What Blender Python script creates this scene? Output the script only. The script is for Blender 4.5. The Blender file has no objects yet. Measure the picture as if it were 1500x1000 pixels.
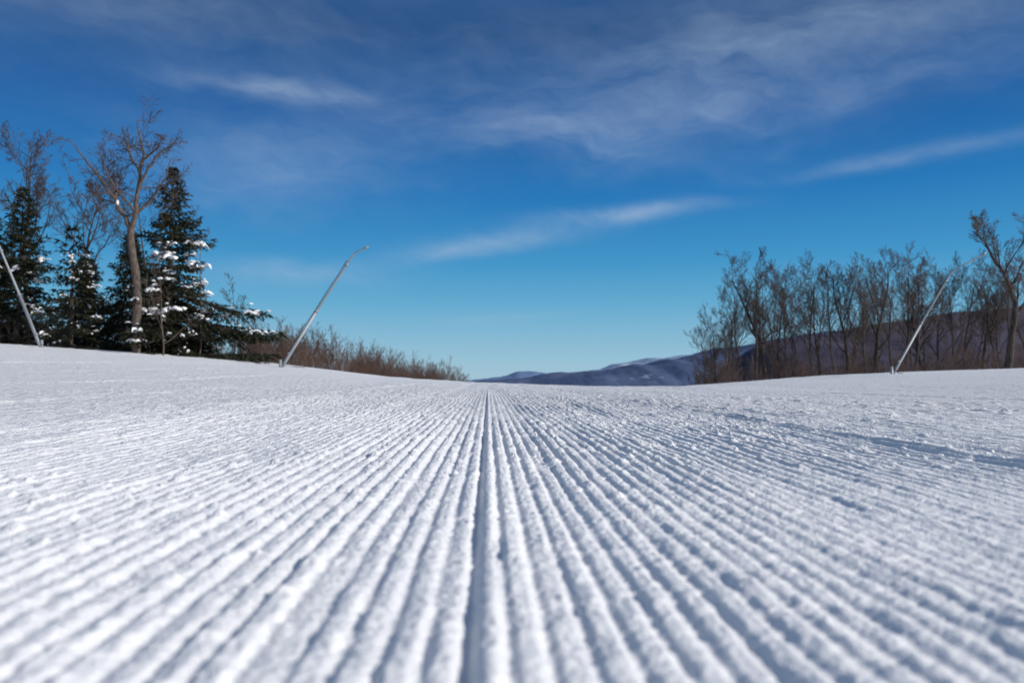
import bpy, bmesh, math, random
import numpy as np
from mathutils import Vector, Matrix
scene = bpy.context.scene
R = math.radians
SUN_AZ, SUN_EL = 112.0, 29.0

# ------------------------------------------------------------------ helpers
def link(ob):
    scene.collection.objects.link(ob); return ob

def vnoise(x, y, seed=0):
    xf = np.floor(x); yf = np.floor(y)
    xi = xf.astype(np.int64); yi = yf.astype(np.int64)
    fx = x-xf; fy = y-yf
    fx = fx*fx*(3-2*fx); fy = fy*fy*(3-2*fy)
    def hsh(a, b):
        h = (a*374761393 + b*668265263 + seed*1442695041) & 0xffffffff
        h = ((h ^ (h >> 13))*1274126177) & 0xffffffff
        h = h ^ (h >> 16)
        return (h & 0xffff)/65535.0
    a = hsh(xi, yi); b = hsh(xi+1, yi); c = hsh(xi, yi+1); d = hsh(xi+1, yi+1)
    return (a*(1-fx)+b*fx)*(1-fy)+(c*(1-fx)+d*fx)*fy

def fbm(x, y, seed=0, oct=4):
    s = 0; a = .5; t = 0
    for i in range(oct):
        s = s + a*vnoise(x*2**i, y*2**i, seed+i*7); t += a; a *= .5
    return s/t

PX = np.array([-400,-60,-40,-26,-20.2,-11.7,-8.3,-4.7,-.7,3.8,8.1,12.3,16.6,22.2,40,60,400.])
PZ = np.array([3.2,2.9,2.6,2.12,1.85,1.29,.95,.58,.27,.13,.12,.37,.63,.87,1.3,1.5,1.7])
_gx = np.linspace(-100,100,4001)
_gz = np.interp(_gx, PX, PZ)
_k = np.exp(-np.linspace(-2.2,2.2,71)**2); _k /= _k.sum()
_gz = np.convolve(np.pad(_gz,35,mode='edge'), _k, mode='valid')

def base_z(x, y):
    x = np.asarray(x, float); y = np.asarray(y, float)
    p = np.interp(x, _gx, _gz)
    yy = np.clip(y, 0, 60)/33.0
    g = yy**.75
    d = np.maximum(y-31, 0)
    drop = np.where(d < 60, .0015*d*d, 5.4+.18*(np.minimum(d,900)-60))
    und = (fbm(x*.12, y*.12, 5, 2)-.5)*.12*np.clip(y/20,0,1)*np.clip(1-(y-60)/40,0,1)
    return p*g - drop + und

def gz(x, y): return float(base_z(np.array([x]), np.array([y]))[0])

def grid_mesh(name, X, Y, Z, mat):
    nr, nc = X.shape
    co = np.stack([X, Y, Z], -1).reshape(-1, 3).astype(np.float32)
    idx = np.arange(nr*nc, dtype=np.int32).reshape(nr, nc)
    q = np.stack([idx[:-1,:-1], idx[:-1,1:], idx[1:,1:], idx[1:,:-1]], -1).reshape(-1, 4)
    me = bpy.data.meshes.new(name)
    me.vertices.add(len(co)); me.vertices.foreach_set("co", co.ravel())
    me.loops.add(q.size); me.loops.foreach_set("vertex_index", q.ravel())
    me.polygons.add(len(q))
    me.polygons.foreach_set("loop_start", np.arange(0, q.size, 4, dtype=np.int32))
    me.polygons.foreach_set("loop_total", np.full(len(q), 4, dtype=np.int32))
    me.polygons.foreach_set("use_smooth", np.ones(len(q), dtype=bool))
    me.update(calc_edges=True)
    me.materials.append(mat)
    return link(bpy.data.objects.new(name, me))

# ------------------------------------------------------------------ materials
def new_mat(name, rough=.8):
    m = bpy.data.materials.new(name); m.use_nodes = True
    nt = m.node_tree; b = nt.nodes["Principled BSDF"]
    b.inputs["Roughness"].default_value = rough
    b.inputs["Specular IOR Level"].default_value = .2
    return m, nt, b

def N(nt, t, **kw):
    n = nt.nodes.new(t)
    for k, v in kw.items(): setattr(n, k, v)
    return n

def mth(nt, op, a, b=None, c=None, clamp=False):
    n = nt.nodes.new("ShaderNodeMath"); n.operation = op; n.use_clamp = clamp
    for i, v in enumerate((a, b, c)):
        if v is None: continue
        if isinstance(v, (int, float)): n.inputs[i].default_value = v
        else: nt.links.new(v, n.inputs[i])
    return n.outputs[0]

def noisy(name, c1, c2, scale, rough=.85, bump=.0, stretch=None):
    m, nt, b = new_mat(name, rough)
    tc = N(nt, "ShaderNodeTexCoord")
    src = tc.outputs["Object"]
    if stretch:
        mp = N(nt, "ShaderNodeMapping"); mp.inputs["Scale"].default_value = stretch
        nt.links.new(src, mp.inputs[0]); src = mp.outputs[0]
    n = N(nt, "ShaderNodeTexNoise"); n.inputs["Scale"].default_value = scale
    n.inputs["Detail"].default_value = 2
    nt.links.new(src, n.inputs["Vector"])
    r = N(nt, "ShaderNodeValToRGB")
    r.color_ramp.elements[0].position = .35; r.color_ramp.elements[1].position = .65
    r.color_ramp.elements[0].color = (*c1, 1); r.color_ramp.elements[1].color = (*c2, 1)
    nt.links.new(n.outputs[0], r.inputs[0]); nt.links.new(r.outputs[0], b.inputs["Base Color"])
    if bump:
        bp = N(nt, "ShaderNodeBump"); bp.inputs["Distance"].default_value = bump
        nt.links.new(n.outputs[0], bp.inputs["Height"]); nt.links.new(bp.outputs[0], b.inputs["Normal"])
    return m

RS = .033
def snow_material():
    m, nt, b = new_mat("groomed_snow", .65)
    L = nt.links.new
    geo = N(nt, "ShaderNodeNewGeometry")
    sep = N(nt, "ShaderNodeSeparateXYZ"); L(geo.outputs["Position"], sep.inputs[0])
    x, y, z = sep.outputs
    ph = mth(nt, 'MULTIPLY', x, 2*math.pi/RS)
    c = mth(nt, 'COSINE', ph)
    fin = mth(nt, 'MULTIPLY_ADD', y, 1/6.0, -6/6.0, clamp=True)
    fout = mth(nt, 'MULTIPLY_ADD', y, -1/14., 26/14., clamp=True)
    lim = mth(nt, 'MULTIPLY_ADD', mth(nt, 'MULTIPLY', mth(nt,'ABSOLUTE',x), y), -.22, 2.0, clamp=True)
    amp = mth(nt, 'MULTIPLY', mth(nt, 'MULTIPLY', fin, fout), lim)
    ridge = mth(nt, 'MULTIPLY', mth(nt, 'MULTIPLY', c, amp), .0035)
    n1 = N(nt, "ShaderNodeTexNoise"); n1.inputs["Scale"].default_value = 120; n1.inputs["Detail"].default_value = 3
    n1.inputs["Roughness"].default_value = .75
    L(geo.outputs["Position"], n1.inputs["Vector"])
    n2 = N(nt, "ShaderNodeTexNoise"); n2.inputs["Scale"].default_value = 1; n2.inputs["Detail"].default_value = 5
    n2.inputs["Roughness"].default_value = .75
    mp2 = N(nt, "ShaderNodeMapping"); mp2.inputs["Scale"].default_value = (12,5.5,8)
    L(geo.outputs["Position"], mp2.inputs[0]); L(mp2.outputs[0], n2.inputs["Vector"])
    far = mth(nt, 'MULTIPLY_ADD', y, .18, -.08, clamp=True)
    h = mth(nt, 'ADD', ridge, mth(nt, 'MULTIPLY', n1.outputs[0], .0048))
    h = mth(nt, 'ADD', h, mth(nt, 'MULTIPLY', mth(nt, 'MULTIPLY', n2.outputs[0], far), .085))
    bp = N(nt, "ShaderNodeBump"); bp.inputs["Strength"].default_value = 1; bp.inputs["Distance"].default_value = 1
    L(h, bp.inputs["Height"]); L(bp.outputs[0], b.inputs["Normal"])
    fm = mth(nt, 'MULTIPLY_ADD', y, 1/60., -140/60., clamp=True)
    sn = N(nt, "ShaderNodeMix", data_type='RGBA'); L(n2.outputs[0], sn.inputs["Factor"])
    sn.inputs["A"].default_value = (.82,.82,.83,1); sn.inputs["B"].default_value = (.885,.88,.87,1)
    mx = N(nt, "ShaderNodeMix", data_type='RGBA')
    L(fm, mx.inputs["Factor"]); L(sn.outputs["Result"], mx.inputs["A"]); mx.inputs["B"].default_value = (.10,.085,.09,1)
    L(mx.outputs["Result"], b.inputs["Base Color"])
    return m
M_SNOW = snow_material()
M_BARK = noisy("grey_brown_bark", (.06,.046,.040), (.15,.115,.095), 3, bump=.02, stretch=(6,6,1))
M_BARKD = noisy("dark_bark", (.035,.027,.025), (.090,.070,.060), 3, bump=.02, stretch=(6,6,1))
M_TWIG = noisy("twig_bark", (.062,.046,.042), (.130,.098,.086), 1.5)
M_SHRUB = noisy("shrub_stems", (.085,.052,.042), (.165,.105,.082), .8)
M_NEEDLE = noisy("spruce_needles", (.010,.014,.008), (.042,.042,.022), 1.6)
M_CLUMP = noisy("snow_clump", (.82,.84,.88), (.9,.9,.9), 3, bump=.03)

# ------------------------------------------------------------------ ground
def build_ground():
    du = .0011
    dense = np.arange(-.85, .85+du/2, du)
    k = np.arange(1, 51)
    ext = .85 + (8-.85)*(np.expm1(k*.08)/np.expm1(50*.08))
    u = np.concatenate([-ext[::-1], dense, ext])
    ys = list(-np.geomspace(60, .3, 14)); y = -.2
    while y < .36: ys.append(y); y += .05
    while y < 40:
        ys.append(y); y += max(.003, .0042*y if y < 7 else .0042*7*(y/7)**1.5)
    while y < 14000:
        ys.append(y); y += y*.03
    v = np.array(ys)
    U, V = np.meshgrid(u, v)
    W = np.sqrt(V*V+.12)
    X = U*W; Y = V
    Z = base_z(X, Y)
    m = v < 45
    x = X[m]; yv = Y[m]; ww = W[m]
    step = np.gradient(u)[None, :]*ww
    dyu = np.gradient(v)[m][:, None]*np.minimum(np.abs(U[m]), 1)
    step2 = np.maximum(step, dyu)
    def fade(wl): return np.clip((wl/step2-2.2)/2, 0, 1)
    # groomer passes: each tiller width has its own comb offset and vigour
    seams = np.array([-14.2,-9.6,-5.15,-1.62,1.22,5.6,10.1,15.0])
    sec = np.searchsorted(seams, x.ravel()).reshape(x.shape)
    off = np.array([.3,.7,.15,.55,.0,.42,.8,.2,.6])[sec]
    ph = x/RS + off + (vnoise(x*.9, yv*.8, 3)-.5)*.28*np.clip(np.abs(x)*2.5,.15,1) + (vnoise(x*14, yv*7, 4)-.5)*.09
    c = .5-.5*np.cos(2*np.pi*ph)
    rid = np.floor(ph+.5)
    pw = 1.4+1.3*vnoise(rid*.31, yv*.4, 23)
    prof = 1-c**pw
    A = np.clip(.60+1.3*(fbm(x*1.5, yv*.8, 11, 3)-.45), .26, 1.0)
    rib = .70+.60*vnoise(rid*1.37, yv*.8+rid*3.1, 21)
    edge = .80+.40*vnoise(x*55, yv*16, 22)
    brk = 1-.75*np.clip((vnoise(rid*.73+5, yv*3.2+rid*7.7, 24)-.78)*7, 0, 1)
    Zr = .0080*A*rib*edge*brk*prof*fade(RS)
    fy = np.clip(yv/3, .12, 1)
    Zs = (vnoise(x*7, yv*.18, 31)-.5)*.017*fy + (vnoise(x*2.2, yv*.08, 32)-.5)*.034*fy + (vnoise(x*15, yv*.4, 33)-.5)*.008*fade(.066)
    for bx, hh, bw in [(s, .013+.003*abs(s)**.5, .035+.006*abs(s)) for s in seams]:
        Zs = Zs + hh*np.exp(-((x-bx-.05*(vnoise(yv*.5+bx, yv*0, 2)-.5))/bw)**2)*(.4+vnoise(x*9, yv*5, 41))
    # deep comb gap running down the middle
    Zs = Zs - .0075*np.exp(-((x+.0165)/.0085)**2) + .003*np.exp(-((x-.003)/.010)**2)
    # crumbs
    n1 = vnoise(x*85, yv*85, 51); n2 = vnoise(x*38, yv*34, 52); n3 = vnoise(x*15, yv*9, 53)
    patch = np.clip(fbm(x*1.1, yv*.8, 71, 2)*2.6-.75, 0, 1)
    Zc = .0025*n1*fade(.012) + .0048*np.clip(n2-.45,0,1)*fade(.028) + .0026*(n3-.5)
    n4 = vnoise(x*150+7, yv*140, 54); lump = np.clip(vnoise(x*40+3, yv*34, 55)-.78, 0, 1)
    Zc += .0015*n4*fade(.008) + .034*lump*fade(.025)*(.10+patch)
    # coarser chop further away
    cf = np.clip((yv-1.3)/4, 0, 1)
    Zc += .022*(fbm(x*3.4, yv*1.6, 61, 3)-.5)*np.clip((yv-3)/10, 0, 1)
    Zc += .012*(vnoise(x*17, yv*8, 62)-.5)*cf*fade(.06) + .060*np.clip(vnoise(x*13, yv*9, 63)-.68,0,1)*cf*fade(.075)*np.clip(.5+x*.12,.35,1.2)
    Z[m] += (Zr+Zs+Zc)*np.clip((45-yv)/8, 0, 1)*(yv > -5)
    grid_mesh("snow_ground", X, Y, Z, M_SNOW)
build_ground()

# ------------------------------------------------------------------ hills
def hill_mat(name, c1, c2, snow, sc, thr=.63):  # aerial haze is painted into the base colours passed in
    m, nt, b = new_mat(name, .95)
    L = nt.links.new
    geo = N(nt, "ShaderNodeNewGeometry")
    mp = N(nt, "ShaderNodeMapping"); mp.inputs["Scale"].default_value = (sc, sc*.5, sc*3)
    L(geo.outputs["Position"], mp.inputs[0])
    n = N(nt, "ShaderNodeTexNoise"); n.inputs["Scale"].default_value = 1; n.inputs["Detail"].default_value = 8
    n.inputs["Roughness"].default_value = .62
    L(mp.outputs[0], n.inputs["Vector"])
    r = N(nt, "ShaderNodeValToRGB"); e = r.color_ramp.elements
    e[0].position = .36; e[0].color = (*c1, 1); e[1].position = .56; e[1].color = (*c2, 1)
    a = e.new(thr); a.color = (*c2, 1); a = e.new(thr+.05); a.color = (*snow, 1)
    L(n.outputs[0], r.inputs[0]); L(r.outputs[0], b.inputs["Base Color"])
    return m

def hill(name, d, xs, zs, depth, mat, rough, seed, base=-160):
    x = np.linspace(xs[0], xs[-1], 420)
    top = np.interp(x, xs, zs)
    kk = np.exp(-np.linspace(-2,2,9)**2); kk /= kk.sum()
    top = np.convolve(np.pad(top,4,mode='edge'), kk, mode='valid')
    t = np.linspace(-1, 1, 61)
    T, XX = np.meshgrid(t, x, indexing='ij')
    TOP = np.repeat(top[None], len(t), 0)
    prof = np.cos(T*np.pi/2)**.9
    YY = d + T*depth
    f = 6/(depth)
    nz = (fbm(XX*f, YY*f, seed, 5)-.5)
    Z = base + (TOP-base)*prof + nz*rough*(1-.55*prof)*4*prof**.3 + (fbm(XX*f*9, YY*f*9, seed+3, 3)-.5)*rough*.8
    grid_mesh(name, XX, YY, Z, mat)

hill("wooded_hill", 1000, [-500,-100,180,270,300,340,400,470,600,760,1000,1500], [-158,-150,-90,-22,8,44,60,72,90,108,122,90], 420,
     hill_mat("bare_wood_haze_tint", (.038,.038,.066), (.080,.070,.10), (.13,.12,.16), .012), 5, 3)  # bare woods and snow, with bluish distance haze mixed into the colour
hill("mountain_ridge", 4000, [-900,-300,-50,100,200,290,360,430,490,560,640,720,790,850,900,960,1010,1060,1115,1250,1700,2600],
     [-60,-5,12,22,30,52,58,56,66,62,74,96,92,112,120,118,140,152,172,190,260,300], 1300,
     hill_mat("far_forest_haze_tint", (.048,.078,.16), (.090,.125,.22), (.42,.49,.62), .0045, .62), 13, 17)  # forest and snow colours tinted blue to stand in for air haze
hill("distant_mountain", 8500, [-2500,-700,-110,100,200,300,480,690,800,1000,1500,2200,4000],
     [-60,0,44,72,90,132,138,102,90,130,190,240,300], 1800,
     hill_mat("hazy_forest_tint", (.11,.19,.34), (.16,.24,.39), (.45,.52,.62), .0016, .6), 14, 29)  # paler blue base colours: more haze painted over forest and snow
hill("distant_mountain_range", 13500, [-3000,0,1500,2150,2450,2700,3000,3300,3600,5000,9000],
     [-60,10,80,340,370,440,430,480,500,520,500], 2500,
     hill_mat("hazier_forest_tint", (.20,.30,.46), (.26,.36,.50), (.5,.57,.66), .001, .58), 22, 41)  # palest tint, the thickest haze put into the forest and snow colours

# ------------------------------------------------------------------ trees
class MB:
    def __init__(s): s.v = []; s.f = []; s.mi = []
    def tube(s, pts, rad, n, mat):
        b0 = len(s.v); np_ = len(pts)
        for i, p in enumerate(pts):
            a = pts[max(i-1, 0)]; c = pts[min(i+1, np_-1)]
            d = (c-a)
            if d.length < 1e-6: d = Vector((0,0,1))
            d.normalize()
            ref = Vector((1,0,0)) if abs(d.x) < .8 else Vector((0,1,0))
            e1 = d.cross(ref).normalized(); e2 = d.cross(e1)
            r = rad[i]
            for k in range(n):
                an = 2*math.pi*k/n
                s.v.append(p + e1*(r*math.cos(an)) + e2*(r*math.sin(an)))
        for i in range(np_-1):
            for k in range(n):
                k2 = (k+1) % n
                s.f.append((b0+i*n+k, b0+i*n+k2, b0+(i+1)*n+k2, b0+(i+1)*n+k)); s.mi.append(mat)
    def tri(s, a, b, c, mat):
        i = len(s.v); s.v += [a,b,c]; s.f.append((i,i+1,i+2)); s.mi.append(mat)
    def mesh(s, name, mats):
        me = bpy.data.meshes.new(name)
        me.from_pydata([tuple(p) for p in s.v], [], s.f)
        for m in mats: me.materials.append(m)
        me.polygons.foreach_set("material_index", s.mi)
        me.polygons.foreach_set("use_smooth", [True]*len(s.f))
        me.update(); return me

def place(name, me, x, y, rot=0, sc=1, dz=-.1):
    ob = bpy.data.objects.new(name, me)
    ob.location = (x, y, gz(x, y)+dz); ob.rotation_euler = (0,0,rot); ob.scale = (sc,)*3 if isinstance(sc,(int,float)) else sc
    return link(ob)

def rv(rng, s=1.0): return Vector((rng.gauss(0,s), rng.gauss(0,s), rng.gauss(0,s)))

def side_dir(rng, d, ang):
    p = d.cross(rv(rng)).normalized()
    return (d*math.cos(ang) + p*math.sin(ang)).normalized()

def grow(mb, rng, p, d, length, r, lvl, P):
    nseg = P['seg'][lvl]; step = length/nseg
    pts = [p.copy()]; rad = [r]; dirs = [d.copy()]
    for i in range(nseg):
        d = (d + rv(rng, P['wob'][lvl]) + Vector((0,0,P['up'][lvl]))).normalized()
        p = p + d*step; pts.append(p.copy()); dirs.append(d.copy())
        rad.append(max(r*(1-(i+1)/nseg*P['taper'][lvl]), P['rmin']))
    mb.tube(pts, rad, P['sides'][lvl], 0 if lvl < 2 else 1)
    spawn(mb, rng, pts, dirs, rad, length, lvl, P)

def spawn(mb, rng, pts, dirs, rad, length, lvl, P):
    if lvl+1 >= len(P['n']): return
    nch = P['n'][lvl+1]; nch = max(1, int(nch*rng.uniform(.7,1.3)))
    t0 = P['start'][lvl]
    for k in range(nch):
        t = t0 + (1-t0)*(k+rng.random())/nch
        f = min(t, .999)*(len(pts)-1); i = int(f); fr = f-i
        q = pts[i].lerp(pts[i+1], fr); rr = rad[i]*(1-fr)+rad[i+1]*fr
        nd = side_dir(rng, dirs[i+1], R(rng.uniform(*P['ang'])))
        nl = length*P['ratio'][lvl]*(1.15-.65*t)*rng.uniform(.6,1.25)
        grow(mb, rng, q, nd, nl, max(rr*rng.uniform(.45,.65), P['rmin']), lvl+1, P)

def bare_tree(seed, H, trunk_r, dense=1.0, lean=0.0, low=.3, wob0=.07, mats=None, name="bare_tree", rmin=.007, n3=7, wide=.42, ang=(22,58), up=.12):
    rng = random.Random(seed); mb = MB()
    P = dict(seg=[9,7,5,4,2], wob=[wob0,.15,.15,.15,.15], up=[.07,up,up*.9,.08,.06], taper=[.85,.85,.85,.8,.5],
             n=[1,int(12*dense),int(8*dense),n3,4], start=[low,.2,.15,.12], ang=ang, ratio=[wide,.50,.50,.50],
             rmin=rmin, sides=[8,6,3,3,3])
    grow(mb, rng, Vector((0,0,0)), Vector((lean,0,1)).normalized(), H*.92, trunk_r, 0, P)
    return mb.mesh(name, mats or [M_BARKD, M_TWIG])

def crooked_tree():
    rng = random.Random(5); mb = MB()
    P = dict(seg=[9,7,6,4,3], wob=[.1,.20,.22,.22,.2], up=[.05,.05,.07,.05,.03], taper=[.8,.85,.85,.8,.5],
             n=[1,10,9,8,4], start=[.3,.12,.15,.12], ang=(30,72), ratio=[.42,.50,.52,.52], rmin=.0082, sides=[10,7,4,3,3])
    def limb(pl, r0, r1, lvl, kids=True, n=None):
        pts = [Vector(p) for p in pl]
        out = []
        for i in range(len(pts)-1):
            for k in range(3):
                q = pts[i].lerp(pts[i+1], k/3)
                if out: q = q + Vector((rng.gauss(0,.035), rng.gauss(0,.035), 0))
                out.append(q)
        out.append(pts[-1])
        m = len(out)-1
        rad = [(r0+(r1-r0)*(i/m)**.8)*rng.uniform(.93,1.07) for i in range(m+1)]
        mb.tube(out, rad, 10, 0)
        dirs = [(out[min(i+1,m)]-out[max(i-1,0)]).normalized() for i in range(m+1)]
        if kids:
            ln = sum((out[i+1]-out[i]).length for i in range(m))
            PP = dict(P)
            if n: PP['n'] = [1, n[0], n[1], n[2], 4]
            spawn(mb, rng, out, dirs, rad, ln, lvl, PP)
    limb([(0,0,-.3),(-.05,0,1.5),(-.18,0,3.6),(-.46,.05,5.5)], .195, .145, 0, kids=False)
    limb([(-.46,.05,5.35),(-.75,.1,6.0),(-1.15,.0,6.8),(-1.7,-.2,7.7),(-2.4,-.5,8.6),(-2.8,-.6,9.2)], .12, .02, 1)
    limb([(-.46,.05,5.35),(-.25,0,6.3),(-.15,.0,7.3),(.0,.1,8.6),(-.2,.2,9.7),(-.35,.2,10.4)], .125, .02, 1)
    limb([(-.2,.0,7.1),(.35,-.2,8.2),(.9,-.4,8.8),(1.6,-.4,9.2)], .07, .02, 1)
    limb([(-.1,.05,7.9),(-.7,.3,8.9),(-.9,.4,9.5),(-1.4,.5,9.8)], .06, .015, 1)
    limb([(-1.1,.0,6.75),(-1.15,.2,7.6),(-1.6,.5,8.6)], .06, .015, 1)
    limb([(-.3,.0,6.1),(.3,.4,6.9),(.8,.6,8.0),(1.0,.6,8.8)], .055, .015, 1)
    limb([(-1.0,.0,6.6),(-1.9,.3,6.9),(-2.6,.5,7.5)], .055, .015, 1)
    limb([(0,.1,8.6),(.5,.3,9.2),(.75,.3,9.7)], .055, .015, 1)
    snow_blob(mb, rng, Vector((-1.0,-.1,6.62)), .06, .15, 2)
    return mb.mesh("bare_hardwood_tree", [M_BARK, M_TWIG, M_CLUMP])

_bm = bmesh.new(); bmesh.ops.create_icosphere(_bm, subdivisions=2, radius=1)
ICO_V = [v.co.copy() for v in _bm.verts]; ICO_F = [tuple(v.index for v in f.verts) for f in _bm.faces]; _bm.free()
def snow_blob(mb, rng, c, rx, rz, mat, ax=None, droop=.12):
    b = len(mb.v); ph = [rng.uniform(0,6.28) for _ in range(6)]
    an = rng.uniform(0,3.14) if ax is None else ax
    ca, sa = math.cos(an), math.sin(an); el = rng.uniform(1.1,1.9)
    for v in ICO_V:
        k = 1+.22*math.sin(3*v.x+ph[0])+.2*math.sin(4*v.y+ph[1]+2*v.z)+.15*math.sin(7*v.x+5*v.y+ph[2])
        x = v.x*rx*el*k; y = v.y*rx*.8*k; z = v.z*rz*k*(1 if v.z > 0 else .55)
        z -= droop*(x*x)/max(rx,.01)
        mb.v.append(c+Vector((x*ca-y*sa, x*sa+y*ca, z)))
    for f in ICO_F: mb.f.append(tuple(b+i for i in f)); mb.mi.append(mat)

def spruce(seed, H, Rad, snow=10, sparse=1.0, side=0.0, pw=.85, big=1.0, dens=1.0, ha=(-.9), tmax=.56):
    rng = random.Random(seed); mb = MB()
    tr = H*.017+.03
    mb.tube([Vector((rng.gauss(0,.02),rng.gauss(0,.02),z*H/10-.2)) for z in range(11)]+[Vector((0,0,H))],
            [tr*(1-z/10.5) for z in range(11)]+[.008], 7, 0)
    z = H*.04; spots = []
    def needles(p, q, n, sz):
        d = (q-p); L = d.length
        if L < 1e-5: return
        dn = d/L
        for i in range(n):
            o = p + d*rng.random()
            a = (dn*.8 + rv(rng,.45) + Vector((0,0,-.25))).normalized()
            w = a.cross(rv(rng)).normalized()
            l = sz*rng.uniform(.6,1.3); ww = l*.18
            mb.tri(o-w*ww, o+w*ww, o+a*l, 1)
    while z < H*.985:
        t = z/H
        irregular = rng.uniform(.55,1.3)
        nb = int((rng.randint(5,8) if t < .85 else 5)*sparse+.5)
        a0 = rng.random()*6.28
        for b in range(nb):
            an = a0+6.283*b/nb+rng.gauss(0,.35)
            L = (Rad*(1-t)**pw*irregular*rng.uniform(.45,1.3)+.12)*(1+side*math.cos(an)*(1-t))
            dirv = Vector((math.cos(an), math.sin(an), 0))
            rise = .65*t-.16 + rng.gauss(0,.08)
            pts = []
            ns = 5
            for i in range(ns+1):
                s = i/ns
                zz = z + L*(rise*s - .50*s*s*(1-.6*t) + .28*s**4)
                pts.append(Vector((dirv.x*L*s, dirv.y*L*s, max(zz, .05)))+rv(rng,.012))
            mb.tube(pts, [max(.022*L*(1-i/ns*.9), .005) for i in range(ns+1)], 3, 0)
            spots.append((pts[3], pts[4], pts[5], an, L, t))
            sd = Vector((-dirv.y, dirv.x, 0))
            nt_ = max(3, int(L*5.5*dens))
            for k in range(nt_):
                s = (k+rng.random())/nt_; s = .12+.88*s
                f = s*ns*.999; i = int(f); q = pts[i].lerp(pts[i+1], f-i)
                tl = (.40*L*(1.1-s)+.14)*rng.uniform(.6,1.2)
                for sg in (-1,1):
                    if rng.random() < .14: continue
                    e = q + (sd*sg*.7 + dirv*.6 + Vector((0,0,-.38+rng.gauss(0,.15)))).normalized()*tl
                    needles(q, e, max(4, int(tl*20)), .19)
            needles(pts[1], pts[-1], int(L*16)+6, .19)
        z += H*.034*rng.uniform(.7,1.4)/max(sparse,.6)
    rng.shuffle(spots)
    cnt = 0
    for p3, p4, p5, an, L, t in spots:
        if cnt >= snow: break
        if t > tmax or t < .08 or L < .45: continue
        if math.cos(an-ha) < .1: continue
        s = rng.uniform(.07,.20)*big
        c0 = p4.lerp(p5, rng.random()*.7)
        for _ in range(rng.randint(2,5)):
            snow_blob(mb, rng, c0+Vector((rng.gauss(0,s*1.1), rng.gauss(0,s*.6), .07+rng.gauss(0,.05))), s*rng.uniform(.4,1), s*rng.uniform(.24,.42), 2, an+rng.gauss(0,.5), .3)
        for _ in range(4):
            snow_blob(mb, rng, p3.lerp(p5, rng.random())+rv(rng,.15)+Vector((0,0,.05)), s*.3, s*.16, 2)
        cnt += 1
    return mb.mesh("spruce_tree", [M_BARKD, M_NEEDLE, M_CLUMP])

# left group
place("spruce_tree", spruce(1, 9.0, 3.2, snow=40, side=.46, big=1.2, pw=1.0, dens=1.25, ha=-.6), -14.75, 37.2)
place("spruce_tree", spruce(2, 8.0, 2.4, snow=8, dens=1.0), -23.2, 40.0)
place("spruce_tree", spruce(3, 6.6, 2.4, snow=14, big=1.5), -25.4, 41.0)
place("spruce_tree", spruce(4, 5.6, 2.0, snow=36, sparse=.62, pw=.7, big=.75, tmax=.75), -18.9, 36.6)
place("spruce_tree", spruce(5, 6.2, 1.9, snow=10, big=.7), -18.0, 40.5)
place("spruce_tree", spruce(6, 5.0, 1.7, snow=6), -21.2, 42.5)
place("spruce_tree", spruce(7, 4.6, 1.7, snow=4), -16.9, 41.5)
place("bare_hardwood_tree", crooked_tree(), -15.15, 34.9)
place("bare_tree", bare_tree(11, 12.2, .17, 1.15, low=.38, rmin=.009), -24.9, 44.0)
place("bare_tree", bare_tree(12, 11.0, .13, 1.0, low=.4, rmin=.009), -22.0, 45.0)
place("bare_tree", bare_tree(16, 9.6, .11, .9, low=.4), -19.6, 46.0)
place("bare_sapling", bare_tree(13, 7.2, .04, .6, lean=.05, low=.2, mats=[M_BARK, M_BARK], name="bare_sapling", rmin=.006, n3=4, wide=.3), -12.9, 36.0)
place("bare_sapling", bare_tree(14, 4.6, .04, .7, lean=-.08, low=.1, mats=[M_BARK, M_BARK], name="bare_sapling", rmin=.006, n3=5), -13.7, 34.0)
place("bare_sapling", bare_tree(15, 3.8, .04, .8, lean=.1, low=.1, mats=[M_BARK, M_TWIG], name="bare_sapling", rmin=.006, n3=5), -11.7, 37.0)

# thickets -----------------------------------------------------------
def thicket(name, items, seed, mat, rmin=.007):
    rng = random.Random(seed); mb = MB()
    for (x, y, h) in items:
        g = gz(x, y)-.1
        for s in range(rng.randint(6,10)):
            L = h*rng.uniform(.5,1.05)
            p = Vector((x+rng.gauss(0,.35), y+rng.gauss(0,.35), g))
            d = (Vector((rng.gauss(0,.28), rng.gauss(0,.28), 1))).normalized()
            pts = [p]; n = 5
            for i in range(n):
                d = (d+rv(rng,.10)+Vector((0,0,.04))).normalized(); pts.append(pts[-1]+d*L/n)
            r0 = .008+.0045*L
            mb.tube(pts, [max(r0*(1-i/n*.85), rmin) for i in range(n+1)], 3, 0)
            for k in range(int(5+min(L,5)*2.8)):
                t = rng.uniform(.25,.98); f = t*n; i = int(f); q = pts[i].lerp(pts[i+1], f-i)
                nd = side_dir(rng, (pts[i+1]-pts[i]).normalized(), R(rng.uniform(20,50)))
                l = L*.28*(1.2-t)*rng.uniform(.5,1.3)
                b = q+(nd+Vector((0,0,.1))).normalized()*l
                mb.tube([q,b], [rmin,rmin*.7], 3, 0)
                for kk in range(4):
                    q2 = q.lerp(b, rng.uniform(.2,1)); nd2 = side_dir(rng, nd, R(35))
                    mb.tube([q2, q2+nd2*l*.45], [rmin*.8,rmin*.6], 3, 0)
    ob = bpy.data.objects.new(name, mb.mesh(name, [mat])); link(ob)

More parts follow.
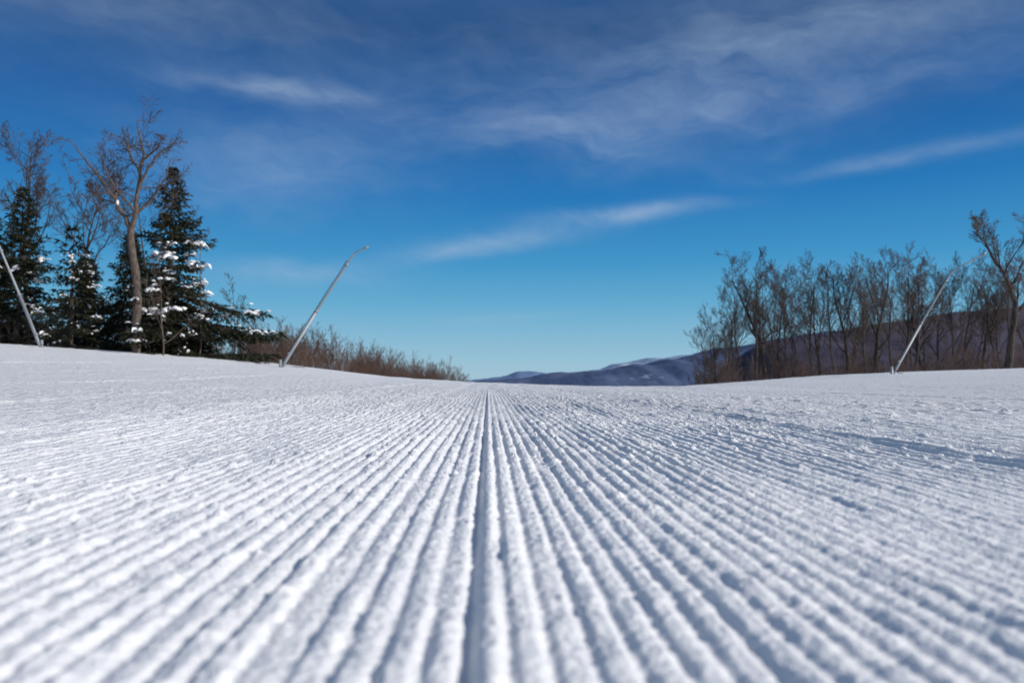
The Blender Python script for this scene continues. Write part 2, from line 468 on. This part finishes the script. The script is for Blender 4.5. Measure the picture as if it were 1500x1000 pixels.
rng = random.Random(77)
items = []
for i in range(210):
    t = rng.random()**.8
    s = -.300 + t*.268                       # x / y
    y = 40 + 45*t + rng.uniform(-3,10)
    topang = np.interp(s, [-.31,-.27,-.22,-.17,-.13,-.09,-.05,-.035], [.092,.088,.076,.064,.046,.034,.031,.018])
    x = s*y; ztop = .22+topang*y*rng.uniform(.5,1.12)
    h = ztop-gz(x,y)
    if h > .5: items.append((x,y,h))
thicket("shrub_thicket", items, 5, M_SHRUB)
items = []
for i in range(75):
    x = rng.uniform(-28,-11); y = rng.uniform(38,47)
    items.append((x,y,rng.uniform(1.0,2.6)))
thicket("shrub_thicket", items, 6, M_TWIG)
items = []
for i in range(140):
    y = rng.uniform(42,72); s = rng.uniform(.262,.74)
    x = s*y; ztop = .22+y*np.interp(s,[.26,.30,.35,.5,.7],[.02,.045,.056,.058,.060])*rng.uniform(.2,1.15)
    items.append((x,y,max(ztop-gz(x,y), .8)))
M_SHRUBD = noisy("undergrowth_stems", (.050,.035,.032), (.110,.074,.064), .8)
thicket("shrub_thicket", items, 8, M_SHRUBD, .008)

# right wood
protos = [bare_tree(100+i, 10, .12, 1.0, low=.16+.04*i, wob0=.08, rmin=.0078, n3=7, wide=.47, ang=(20,52), up=.13) for i in range(7)]
protos_d = [bare_tree(200+i, 10, .21, 1.0, low=.26, wob0=.14, rmin=.0082, n3=7, wide=.48, ang=(22,58)) for i in range(3)]
spec = [(.276,68,.066),(.288,66,.082),(.300,70,.092),(.310,64,.104),(.322,62,.122),(.338,60,.156),(.352,64,.148),(.366,63,.138),(.380,60,.130),(.394,62,.132),
        (.41,62,.140),(.425,68,.134),(.44,61,.137),(.455,62,.142),(.468,62,.134),(.482,58,.138),(.497,62,.152),(.512,60,.142),(.528,64,.154),(.545,58,.148),
        (.56,62,.146),(.575,64,.138),(.59,66,.140),(.61,60,.147),(.63,66,.138),(.65,62,.138),(.67,60,.146),(.69,64,.156),(.72,62,.16),(.284,78,.064),
        (.365,78,.12),(.42,80,.12),(.50,80,.125),(.56,80,.125),(.62,80,.12),(.75,60,.16),(.305,58,.074),(.46,74,.125),(.54,74,.13),(.66,76,.125),(.345,74,.125)]
for i, (s, y, e) in enumerate(spec):
    x = s*y; h = .22+e*y-gz(x,y)
    me = protos_d[i % 3] if i in (6,13,16,20,24) else protos[i % 7]
    k = h/9.6
    place("bare_tree", me, x, y, rot=rng.uniform(0,6.28), sc=(k*.98, k*.98, k))
place("bare_tree", bare_tree(300, 8.6, .20, 1.0, low=.3, wob0=.16, rmin=.0085, n3=8), 26.6, 40.0, rot=2.0)

# ------------------------------------------------------------------ snowmaking lances
M_METAL, nt_, b_ = new_mat("galvanised_steel", .5)
b_.inputs["Metallic"].default_value = .35
_n = N(nt_, "ShaderNodeTexNoise"); _n.inputs["Scale"].default_value = 9
_r = N(nt_, "ShaderNodeValToRGB"); _r.color_ramp.elements[0].color = (.22,.24,.26,1); _r.color_ramp.elements[1].color = (.35,.37,.39,1)
nt_.links.new(_n.outputs[0], _r.inputs[0]); nt_.links.new(_r.outputs[0], b_.inputs["Base Color"])
M_RUB = noisy("black_rubber", (.015,.015,.015), (.03,.03,.03), 5)
def lance(x, y, tip, bend, thick=.05, head=.6):
    mb = MB()
    T = Vector(tip); B = T+Vector(bend)
    u = T.normalized()
    mb.tube([Vector((0,0,-.4)), Vector((0,0,.3)), Vector((0,0,.31))], [.06,.06,.02], 12, 0)
    mb.tube([Vector((0,0,-.1)), T*.5, T*.5+u*.001], [thick*1.3,thick*1.3,thick], 12, 0)
    mb.tube([T*.49, T*.93, T, T.lerp(B,.35)+Vector((0,0,.05)), B], [thick,thick*.85,thick*.8,thick*.7,thick*.55], 10, 0)
    for t in (.12,.5,.92):
        c = T*t; mb.tube([c-u*.04, c-u*.039, c+u*.039, c+u*.04], [thick,thick*1.6,thick*1.6,thick], 12, 0)
    bd = (B-T).normalized()
    mb.tube([B-bd*.02, B, B+bd*.12, B+bd*.14, B+bd*.2], [.03,.085*head,.085*head,.05*head,.015], 12, 0)
    for k in range(4):
        a = k*math.pi/2+.4
        o = Vector((math.cos(a)*.06, math.sin(a)*.06, 0))
        mb.tube([B+bd*.05, B+bd*.1+o*1.4*head], [.014,.008], 6, 0)
    off = u.cross(Vector((0,1,0))).normalized()*(thick*1.35+.015)
    hp = [T*t+off*(1+.12*math.sin(t*22)) for t in (.95,.8,.65,.5,.35,.2,.06)]
    hp += [Vector((.2,-.1,.04)), Vector((.5,.1,.03)), Vector((.9,.3,.0))]
    mb.tube(hp, [.012]*len(hp), 6, 1)
    me = mb.mesh("snowmaking_lance", [M_METAL, M_RUB])
    ob = bpy.data.objects.new("snowmaking_lance", me); ob.location = (x, y, gz(x,y)); link(ob)
lance(-8.4, 32.5, (2.85,0,4.55), (.5,0,.30), .048)
lance(16.7, 32.5, (2.6,0,4.2), (1.4,0,.78), .042, .55)
lance(-18.2, 33.0, (-1.9,0,4.3), (-.12,0,.32), .047)

# ------------------------------------------------------------------ sky
world = bpy.data.worlds.new("World"); scene.world = world; world.use_nodes = True
nt = world.node_tree; L = nt.links.new
bg = nt.nodes["Background"]; bg.inputs["Strength"].default_value = .10
sky = N(nt, "ShaderNodeTexSky"); sky.sky_type = 'NISHITA'; sky.sun_disc = False
sky.sun_elevation = R(SUN_EL); sky.sun_rotation = R(SUN_AZ)
sky.altitude = 900; sky.air_density = 1.0; sky.dust_density = .2; sky.ozone_density = 1.5
tc = N(nt, "ShaderNodeTexCoord"); sp = N(nt, "ShaderNodeSeparateXYZ"); L(tc.outputs["Generated"], sp.inputs[0])
az = mth(nt, 'ARCTAN2', sp.outputs[0], sp.outputs[1]); el = mth(nt, 'ARCSINE', sp.outputs[2])
def s2l(c): return tuple(((v/255)/12.92 if v < 10 else (((v/255)+.055)/1.055)**2.4) for v in c)
ramp = N(nt, "ShaderNodeValToRGB"); ce = ramp.color_ramp.elements
stops = [(0,(160,194,213)),(.03,(147,191,214)),(.10,(95,169,208)),(.15,(60,148,201)),(.23,(23,117,185)),(.32,(14,92,161)),(.42,(25,76,132)),(.6,(45,88,142)),(1.0,(70,100,150))]
ce[0].position = 0; ce[0].color = (*s2l(stops[0][1]),1); ce[1].position = 1; ce[1].color = (*s2l(stops[-1][1]),1)
for p, c in stops[1:-1]:
    e_ = ce.new(p); e_.color = (*s2l(c),1)
L(el, ramp.inputs[0])
vm = N(nt, "ShaderNodeVectorMath", operation='SCALE'); vm.inputs["Scale"].default_value = 10.0
L(ramp.outputs[0], vm.inputs[0])
fr = mth(nt, 'MULTIPLY', mth(nt, 'MULTIPLY_ADD', sp.outputs[1], 2.2, .0, clamp=True), .94)
hz = N(nt, "ShaderNodeMix", data_type='RGBA'); L(fr, hz.inputs["Factor"]); L(sky.outputs[0], hz.inputs["A"]); L(vm.outputs[0], hz.inputs["B"])
def wnoise(sx, sy, det, dist, rot=0, off=0, rough=.6, warp=None):
    ca, sa = math.cos(rot), math.sin(rot)
    a = mth(nt,'ADD', mth(nt,'MULTIPLY',az,ca), mth(nt,'MULTIPLY',el,sa))
    e = mth(nt,'SUBTRACT', mth(nt,'MULTIPLY',el,ca), mth(nt,'MULTIPLY',az,sa))
    if warp is not None: e = mth(nt,'ADD', e, mth(nt,'MULTIPLY',warp,.07))
    cb = N(nt, "ShaderNodeCombineXYZ"); L(mth(nt,'MULTIPLY_ADD',a,sx,off), cb.inputs[0]); L(mth(nt,'MULTIPLY',e,sy), cb.inputs[1])
    n = N(nt, "ShaderNodeTexNoise"); n.inputs["Scale"].default_value = 1; n.inputs["Detail"].default_value = det
    n.inputs["Distortion"].default_value = dist; n.inputs["Roughness"].default_value = rough
    n.noise_dimensions = '2D'
    L(cb.outputs[0], n.inputs["Vector"]); return n.outputs[0]
warpA = wnoise(5, 9, 3, 0, off=3)
def streak(a0, e0, sa_, se, tilt, amt):
    da = mth(nt,'SUBTRACT',az,a0)
    de = mth(nt,'SUBTRACT', mth(nt,'SUBTRACT',el,e0), mth(nt,'MULTIPLY',da,tilt))
    de = mth(nt,'ADD', de, mth(nt,'MULTIPLY_ADD',warpA,se*2.4,-se*1.2))
    q = mth(nt,'ADD', mth(nt,'POWER',mth(nt,'ABSOLUTE',mth(nt,'DIVIDE',da,sa_)),2.0), mth(nt,'POWER',mth(nt,'ABSOLUTE',mth(nt,'DIVIDE',de,se)),2.0))
    return mth(nt,'MULTIPLY', mth(nt,'EXPONENT', mth(nt,'MULTIPLY',q,-1.0)), amt)
def pe(px, py): return ((px-715)/1167*.93, (562-py)/1167*.96)
S = None
for (px,py,w,h,ti,am) in [(390,143,130,15,.02,.58),(715,345,140,14,.15,.72),(940,304,110,10,.05,.72),(980,125,440,70,.08,.29),
        (1340,255,160,10,.06,.38),(420,398,110,20,.05,.5),(850,205,180,30,-.12,.38),(1280,70,300,55,.08,.22),
        (150,60,300,60,0,.22),(380,250,180,45,0,.34),(740,462,80,7,.05,.25),(1150,165,260,30,.04,.22)]:
    a0, e0 = pe(px,py); q = streak(a0, e0, w/1167, h/1167, ti, am)
    S = q if S is None else mth(nt,'ADD',S,q)
nA = wnoise(3.5, 22, 6, .1, rot=.08, off=1.3, rough=.58, warp=warpA)
nB = wnoise(12, 34, 6, .1, rot=-.22, off=8.1, rough=.62, warp=warpA)
tex = mth(nt,'MULTIPLY_ADD', nA, 2.1, -.55, clamp=True)
tex2 = mth(nt,'MULTIPLY_ADD', nB, 1.8, -.45, clamp=True)
tex = mth(nt,'MULTIPLY_ADD', mth(nt,'ADD',tex,tex2), .44, .10)
dens = mth(nt,'MULTIPLY', S, tex, clamp=True)
veil = mth(nt,'MULTIPLY', mth(nt,'MULTIPLY_ADD', el, 2.2, -.35, clamp=True), mth(nt,'MULTIPLY',tex,.10))
dens = mth(nt,'ADD', dens, veil, clamp=True)
mx = N(nt, "ShaderNodeMix", data_type='RGBA'); L(dens, mx.inputs["Factor"]); L(hz.outputs["Result"], mx.inputs["A"])
mx.inputs["B"].default_value = (4.1,5.3,6.9,1)
L(mx.outputs["Result"], bg.inputs["Color"])

# ------------------------------------------------------------------ sun + camera
sl = bpy.data.lights.new("sun", 'SUN'); sl.energy = 3.75; sl.angle = R(.55); sl.color = (1,.948,.885)
so = link(bpy.data.objects.new("sun", sl))
sd = Vector((math.sin(R(SUN_AZ))*math.cos(R(SUN_EL)), math.cos(R(SUN_AZ))*math.cos(R(SUN_EL)), math.sin(R(SUN_EL))))
so.rotation_euler = (-sd).to_track_quat('-Z','Y').to_euler(); so.location = (20,-20,30)
cd = bpy.data.cameras.new("camera"); cd.lens = 28; cd.sensor_width = 36; cd.clip_start = .02; cd.clip_end = 60000
cd.dof.use_dof = True; cd.dof.focus_distance = 3.6; cd.dof.aperture_fstop = 4.0
co = link(bpy.data.objects.new("camera", cd)); co.location = (0,0,.22+.008); co.rotation_euler = (R(93.04),0,R(-1.72))
scene.camera = co
scene.view_settings.view_transform = 'Standard'; scene.view_settings.look = 'None'; scene.view_settings.exposure = 0
